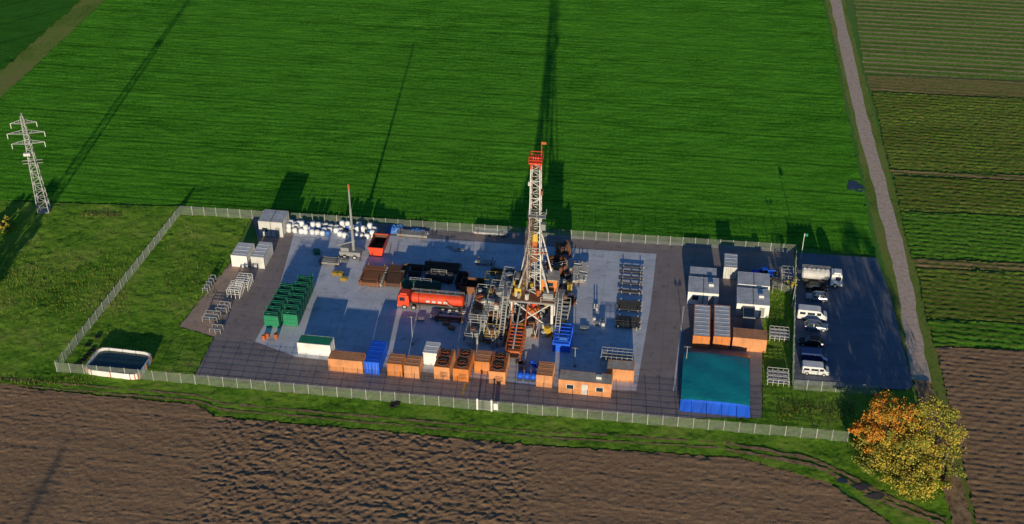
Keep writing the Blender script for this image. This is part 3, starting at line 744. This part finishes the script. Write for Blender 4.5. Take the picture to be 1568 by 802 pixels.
telehandler('blue_telehandler',1166,432,'blue')
# ---------------------------------------------------------------- light mast
b=MB(); b.box(0,0,.6,4.2,2.0,.9,'grey'); b.box(-1,0,1.5,1.6,1.6,.8,'grey')
for q in (-1,1): wheel(b,-1,q*1.1,.45,.3); wheel(b,1,q*1.1,.45,.3); b.beam((1.5,0,.8),(2.2,q*2.2,0),.14,'grey'); b.beam((-1.5,0,.8),(-2.2,q*2.2,0),.14,'grey')
b.cyl((.6,0,1.4),(.6,0,6),.3,'grey',10); b.cyl((.6,0,6),(.6,0,11),.23,'grey',10); b.cyl((.6,0,11),(.6,0,15.2),.17,'grey',10); b.cyl((.6,0,15.2),(.6,0,16.4),.2,'rustor',10)
b.beam((.6,0,4),(-1.4,0,1.6),.12,'dark'); b.beam((-2.6,0,2.3),(1,0,3.6),.2,'grey')
b.out('telescopic_mast_crane',(*G(538,393),Z0),TH)
def lamp(name,a,b_,H=6):
    b=MB(); b.cyl((0,0,0),(0,0,H),.07,'galv',8,.05); b.box(0,0,0,.5,.5,.25,'grey'); b.beam((-.5,0,H),(.5,0,H),.07,'galv'); 
    for x in (-.45,.45): b.box(x,-.1,H-.05,.35,.25,.3,'dark')
    return b.out(name,(*G(a,b_),Z0),TH)
for a,b_,h in ((632,528,6),(880,562,4),(1050,560,4),(1213,470,6)): lamp('floodlight_post',a,b_,h)
b=MB(); b.cyl((0,0,0),(0,0,6),.06,'white',8); b.box(.35,0,5.3,.7,.04,.6,'green'); b.out('flag_pole',(*G(1226,398),.2),0)
# ---------------------------------------------------------------- racks/frames
def rack(name,a,b_,W,D,H,m='white',nx=4,ny=4,zl=2,base=0.0):
    b=MB()
    for i in range(nx+1):
        for j in range(ny+1):
            if 0<i<nx and 0<j<ny: continue
            x,y=-W/2+W*i/nx,-D/2+D*j/ny; b.beam((x,y,0),(x,y,H),.07,m)
    for q in range(1,zl+1):
        z=H*q/zl
        for i in range(nx+1): x=-W/2+W*i/nx; b.beam((x,-D/2,z),(x,D/2,z),.06,m)
        for j in range(ny+1): y=-D/2+D*j/ny; b.beam((-W/2,y,z+.002),(W/2,y,z+.002),.06,m)
    b.box(0,0,H*.45,W-.2,D-.2,.05,'grey')
    return b.out(name,(*P(a,b_,D),Z0+base),TH)
rack('scaffold_frame',943,568,5.4,2.6,2.2,'galv',6,3,2,0.6); rack('gas_cylinder_cage',358,458,2.4,3.0,1.9,'white',3,4); rack('gas_cylinder_cage',370,446,2.6,3.0,1.9,'white',3,4)
rack('steel_trestle',322,495,2.8,2.0,1.2,'galv',2,2,1); rack('steel_trestle',340,482,2.0,2.0,1.4,'galv',2,2,1); rack('steel_trestle',330,512,2.0,1.4,1.0,'galv',2,1,1)
rack('bicycle_rack',1193,524,3.4,3.0,1.1,'offwhite',4,3,2); rack('bicycle_rack',1191,592,3.6,3.4,1.2,'offwhite',4,3,2); rack('steel_trestle',315,450,1.0,4.5,1.1,'galv',1,4,1); rack('pipe_support_frame',862,505,1.6,5,3.4,'galv',1,4,3)
rack('access_stair_frame',1205,440,2.2,3.4,2.4,'galv',2,3,2); rack('equipment_rack',1190,446,2.0,2.0,1.6,'dark',2,2,2)
b=MB(); b.box(0,0,0,.8,.6,.5,'galv'); [b.cyl((x,0,.5),(x,0,1.3),.12,'galv',8) for x in (-.25,.25)]; b.out('valve_stand',(*G(912,475),Z0),TH)
# ---------------------------------------------------------------- pond + covered basin
def basin(name,c,W,D,H,wall,fill,fz,rim='white',skirt=None):
    b=MB(); n=40
    def pt(i,k): 
        t=2*math.pi*i/n; cx,sy=math.cos(t),math.sin(t); e=.32
        return (W/2*k*math.copysign(abs(cx)**e,cx),D/2*k*math.copysign(abs(sy)**e,sy))
    vs=[]
    for k,z in ((1.0,0),(.99,H),(.955,H),(.93,.05)):
        for i in range(n): x,y=pt(i,k); vs.append((x,y,z+ (random.uniform(-.04,.04) if z==H else 0)))
    fs=[(q*n+i,q*n+(i+1)%n,(q+1)*n+(i+1)%n,(q+1)*n+i) for q in range(3) for i in range(n)]
    b.add(vs,fs,wall); b.add([(*pt(i,.945),fz) for i in range(n)],[tuple(range(n))],fill)
    for i in range(0,n,2): x,y=pt(i,1.01); b.beam((x,y,0),(x,y,H+.05),.12,skirt or rim)
    return b.out(name,(*c,.15),TH-.03)
basin('fire_water_pond',G(183,561),10.2,6.6,1.1,'white','water',.6,'white','rustor')
# low teal-roofed storage tent with sloping blue front
b=MB(); W,D=11.4,13.0; nx,ny=24,22; vs=[]
for j in range(ny+1):
    for i in range(nx+1):
        u,v=i/nx,j/ny; e=min(1,9*min(u,1-u)); s=.28*math.sin(math.pi*u)**.4*e+.18*math.sin(math.pi*v)**.5
        vs.append(((u-.5)*W,(v-.5)*D,1.3+s+.06*math.sin(u*7+v*5)*math.sin(v*8)+random.uniform(-.012,.012)))
b.add(vs,[(j*(nx+1)+i,j*(nx+1)+i+1,(j+1)*(nx+1)+i+1,(j+1)*(nx+1)+i) for j in range(ny) for i in range(nx)],'teal')
lo,hi=[],[]
for i in range(nx+1):
    u=i/nx; x=(u-.5)*W; e=min(1,9*min(u,1-u))
    lo.append((x*1.02,-D/2-1.5+.12*math.sin(i*2.1),.03)); hi.append((x,-D/2+.01,1.29+.28*math.sin(math.pi*u)**.4*e))
b.add(lo+hi,[(i,i+1,nx+1+i+1,nx+1+i) for i in range(nx)],'blue')
for s in (-1,1): b.box(s*(W/2-.03),0,0,.08,D-.1,1.29,'blue'); b.beam((s*W/2,-D/2,1.3),(s*W/2,D/2,1.3),.12,'dgreen')
b.box(0,D/2-.05,0,W-.2,.08,1.29,'blue')
for i in range(12): b.beam((-W/2-.02,-D/2+1.1*i+.5,1.3),(-W/2-.5,-D/2+1.1*i+.5,0),.04,'dark')
b.out('teal_storage_tent',(*P(1094,627,13.0),Z0),TH,False)
sheet('orange_apron',[(1052,540),(1148,545),(1149,552),(1050,547)],.216,'orange2',.1)
b=MB()
for (a,c) in ((120,560),(128,553),(135,545),(142,538),(150,517),(113,566),(135,530)):
    x,y=G(a,c); b.tube(x,y,.12,.5,.25,.28,'black',14)
x,y=G(602,623); b.tube(x,y,.12,.55,.28,.3,'black',16); x,y=G(608,622); b.tube(x,y,.4,.5,.28,.25,'black',16)
b.out('used_tyres')
# ---------------------------------------------------------------- trees
def tree(name,loc,H,R,cols,nclump=70,leaves=110,seed=1,trunk=.28,ls=.22,low=.25):
    R_=random.Random(seed); rg=np.random.default_rng(seed); b=MB()
    b.cyl((0,0,0),(.2,.1,H*.45),trunk,'bark',9,trunk*.6); b.cyl((.2,.1,H*.45),(.1,0,H*.9),trunk*.6,'bark',7,.04)
    cl=[]
    for i in range(nclump):
        t=R_.uniform(0,6.283); zz=R_.uniform(low,1.0); e=math.sqrt(max(.05,1-((zz-.5)/.58)**2))*(1+.22*math.sin(3*t+seed)+.15*math.sin(5*t+2*seed))
        rr=R*e*math.sqrt(R_.uniform(.1,1)); cl.append((rr*math.cos(t),rr*math.sin(t),zz*H*.97,R_.uniform(.35,1.1)*R/4.5))
    for i,(x,y,z,r) in enumerate(cl):
        if i%2==0: h=max(H*.12,z-R_.uniform(.25,.5)*H); b.cyl((.12,.05,h),(x*1.05,y*1.05,z+.2),.08,'bark',5,.015)
    for i,(x,y,z,r) in enumerate(cl):
        n=int(leaves*R_.uniform(.5,1.3)); d=rg.normal(size=(n,3)); d/=np.linalg.norm(d,axis=1)[:,None]; d*=(r*rg.random((n,1))**.6*1.35)
        c=d*np.array([1.1,1.1,.85])+np.array([x,y,z])
        a=rg.normal(size=(n,3)); a/=np.linalg.norm(a,axis=1)[:,None]; w=np.cross(a,rg.normal(size=(n,3))); w/=np.linalg.norm(w,axis=1)[:,None]
        s=ls*rg.uniform(.5,1.2,(n,1)); q=np.stack([c-a*s,c+w*s*.6,c+a*s,c-w*s*.6],1).reshape(-1,3)
        o=len(b.v); b.v.extend(map(tuple,q.tolist())); 
        u=cols(x,y,z/H,R_)
        for k in range(n): b.f.append([o+4*k,o+4*k+1,o+4*k+2,o+4*k+3]); b.mi.append(b.idx(u if R_.random()<.6 else cols(x,y,z/H,R_)))
    return b.out(name,(loc[0],loc[1],.1),0)
c1=lambda x,y,z,R:R.choice(['leafo','leafo','leafo','leafy','leafo','leafg'] if z>.35 else ['leafy','leafo','leafg'])
c2=lambda x,y,z,R:R.choice(['leafy','leafg','leafy','leafg','leafd','leafy','leafy'])
c3=lambda x,y,z,R:R.choice(['leafg','leafd','leafg','leafy'])
tree('autumn_tree',G(1352,692),10.0,4.6,c1,120,90,3,ls=.17)
tree('autumn_tree',G(1418,706),11.5,4.4,c2,100,90,4,ls=.17)
tree('autumn_tree',G(1386,722),7.5,5.0,c2,85,90,5,.2,ls=.17)
tree('autumn_tree',G(1322,690),5.5,2.6,c1,45,80,11,.15,ls=.17)
tree('bush',G(1392,742),3.2,4.6,c2,70,90,6,.1,.18,.1)
tree('bush',G(1338,716),2.6,3.5,c3,45,90,8,.1,.18,.1)
tree('bush',G(1440,735),3.0,2.5,c3,35,90,14,.1,.18,.1)
tree('roadside_tree',G(-45,462),7,3.6,c3,60,90,9)
tree('bush',G(2,352),2.2,2.2,c2,30,80,10,.08,.2,.1)
tree('bush',G(1212,448),3.4,1.0,c2,14,60,12,.08,.2,.2)
b=MB()
def weeds(cx,cy,w,d,n,mats,h=.35):
    for i in range(n):
        x,y=G(cx+random.uniform(-w,w),cy+random.gauss(0,d*.5)); s=random.uniform(.1,h); mm=random.choice(mats)
        for k in range(4):
            t=random.uniform(0,6.28); b.add([(x-.05*math.sin(t),y+.05*math.cos(t),.08),(x+.05*math.sin(t),y-.05*math.cos(t),.08),(x+s*.8*math.cos(t),y+s*.8*math.sin(t),.1+s*1.3)],[(0,1,2)],mm)
weeds(155,330,30,5,260,['leafg','bark','leafd']); weeds(100,440,100,60,1800,['leafg','leafd','leafg']); weeds(290,420,40,60,500,['leafg','leafd']); weeds(50,585,100,8,400,['leafd','leafg'])
weeds(1190,500,14,50,200,['leafg','leafd']); weeds(1250,630,60,20,700,['leafd','leafg'])
b.out('weeds')
# ---------------------------------------------------------------- light
EL=math.radians(9.2); AZ=math.radians(3.0)
sun=bpy.data.lights.new('sun','SUN'); sun.energy=5.0; sun.angle=math.radians(.5); sun.color=(1,.85,.60)
so=bpy.data.objects.new('sun',sun); S.collection.objects.link(so)
d=Vector((math.sin(AZ)*math.cos(EL),math.cos(AZ)*math.cos(EL),-math.sin(EL))); so.rotation_euler=d.to_track_quat('-Z','Y').to_euler()
w=bpy.data.worlds.new('World'); S.world=w; w.use_nodes=True; nt=w.node_tree
sky=nt.nodes.new('ShaderNodeTexSky'); sky.sky_type='NISHITA'; sky.sun_disc=False; sky.sun_elevation=EL; sky.sun_rotation=math.pi+AZ; sky.ozone_density=5.5; sky.dust_density=.2
nt.links.new(sky.outputs[0],nt.nodes['Background'].inputs[0]); nt.nodes['Background'].inputs[1].default_value=.10
cam=bpy.data.cameras.new('camera'); co=bpy.data.objects.new('camera',cam); S.collection.objects.link(co)
co.location=(0,0,CH); co.rotation_euler=(math.pi/2-PT,0,0); cam.sensor_width=36; cam.lens=F/1568*36; cam.clip_end=8000; cam.clip_start=1
S.camera=co
S.view_settings.view_transform='Standard'; S.view_settings.look='None'; S.view_settings.exposure=0
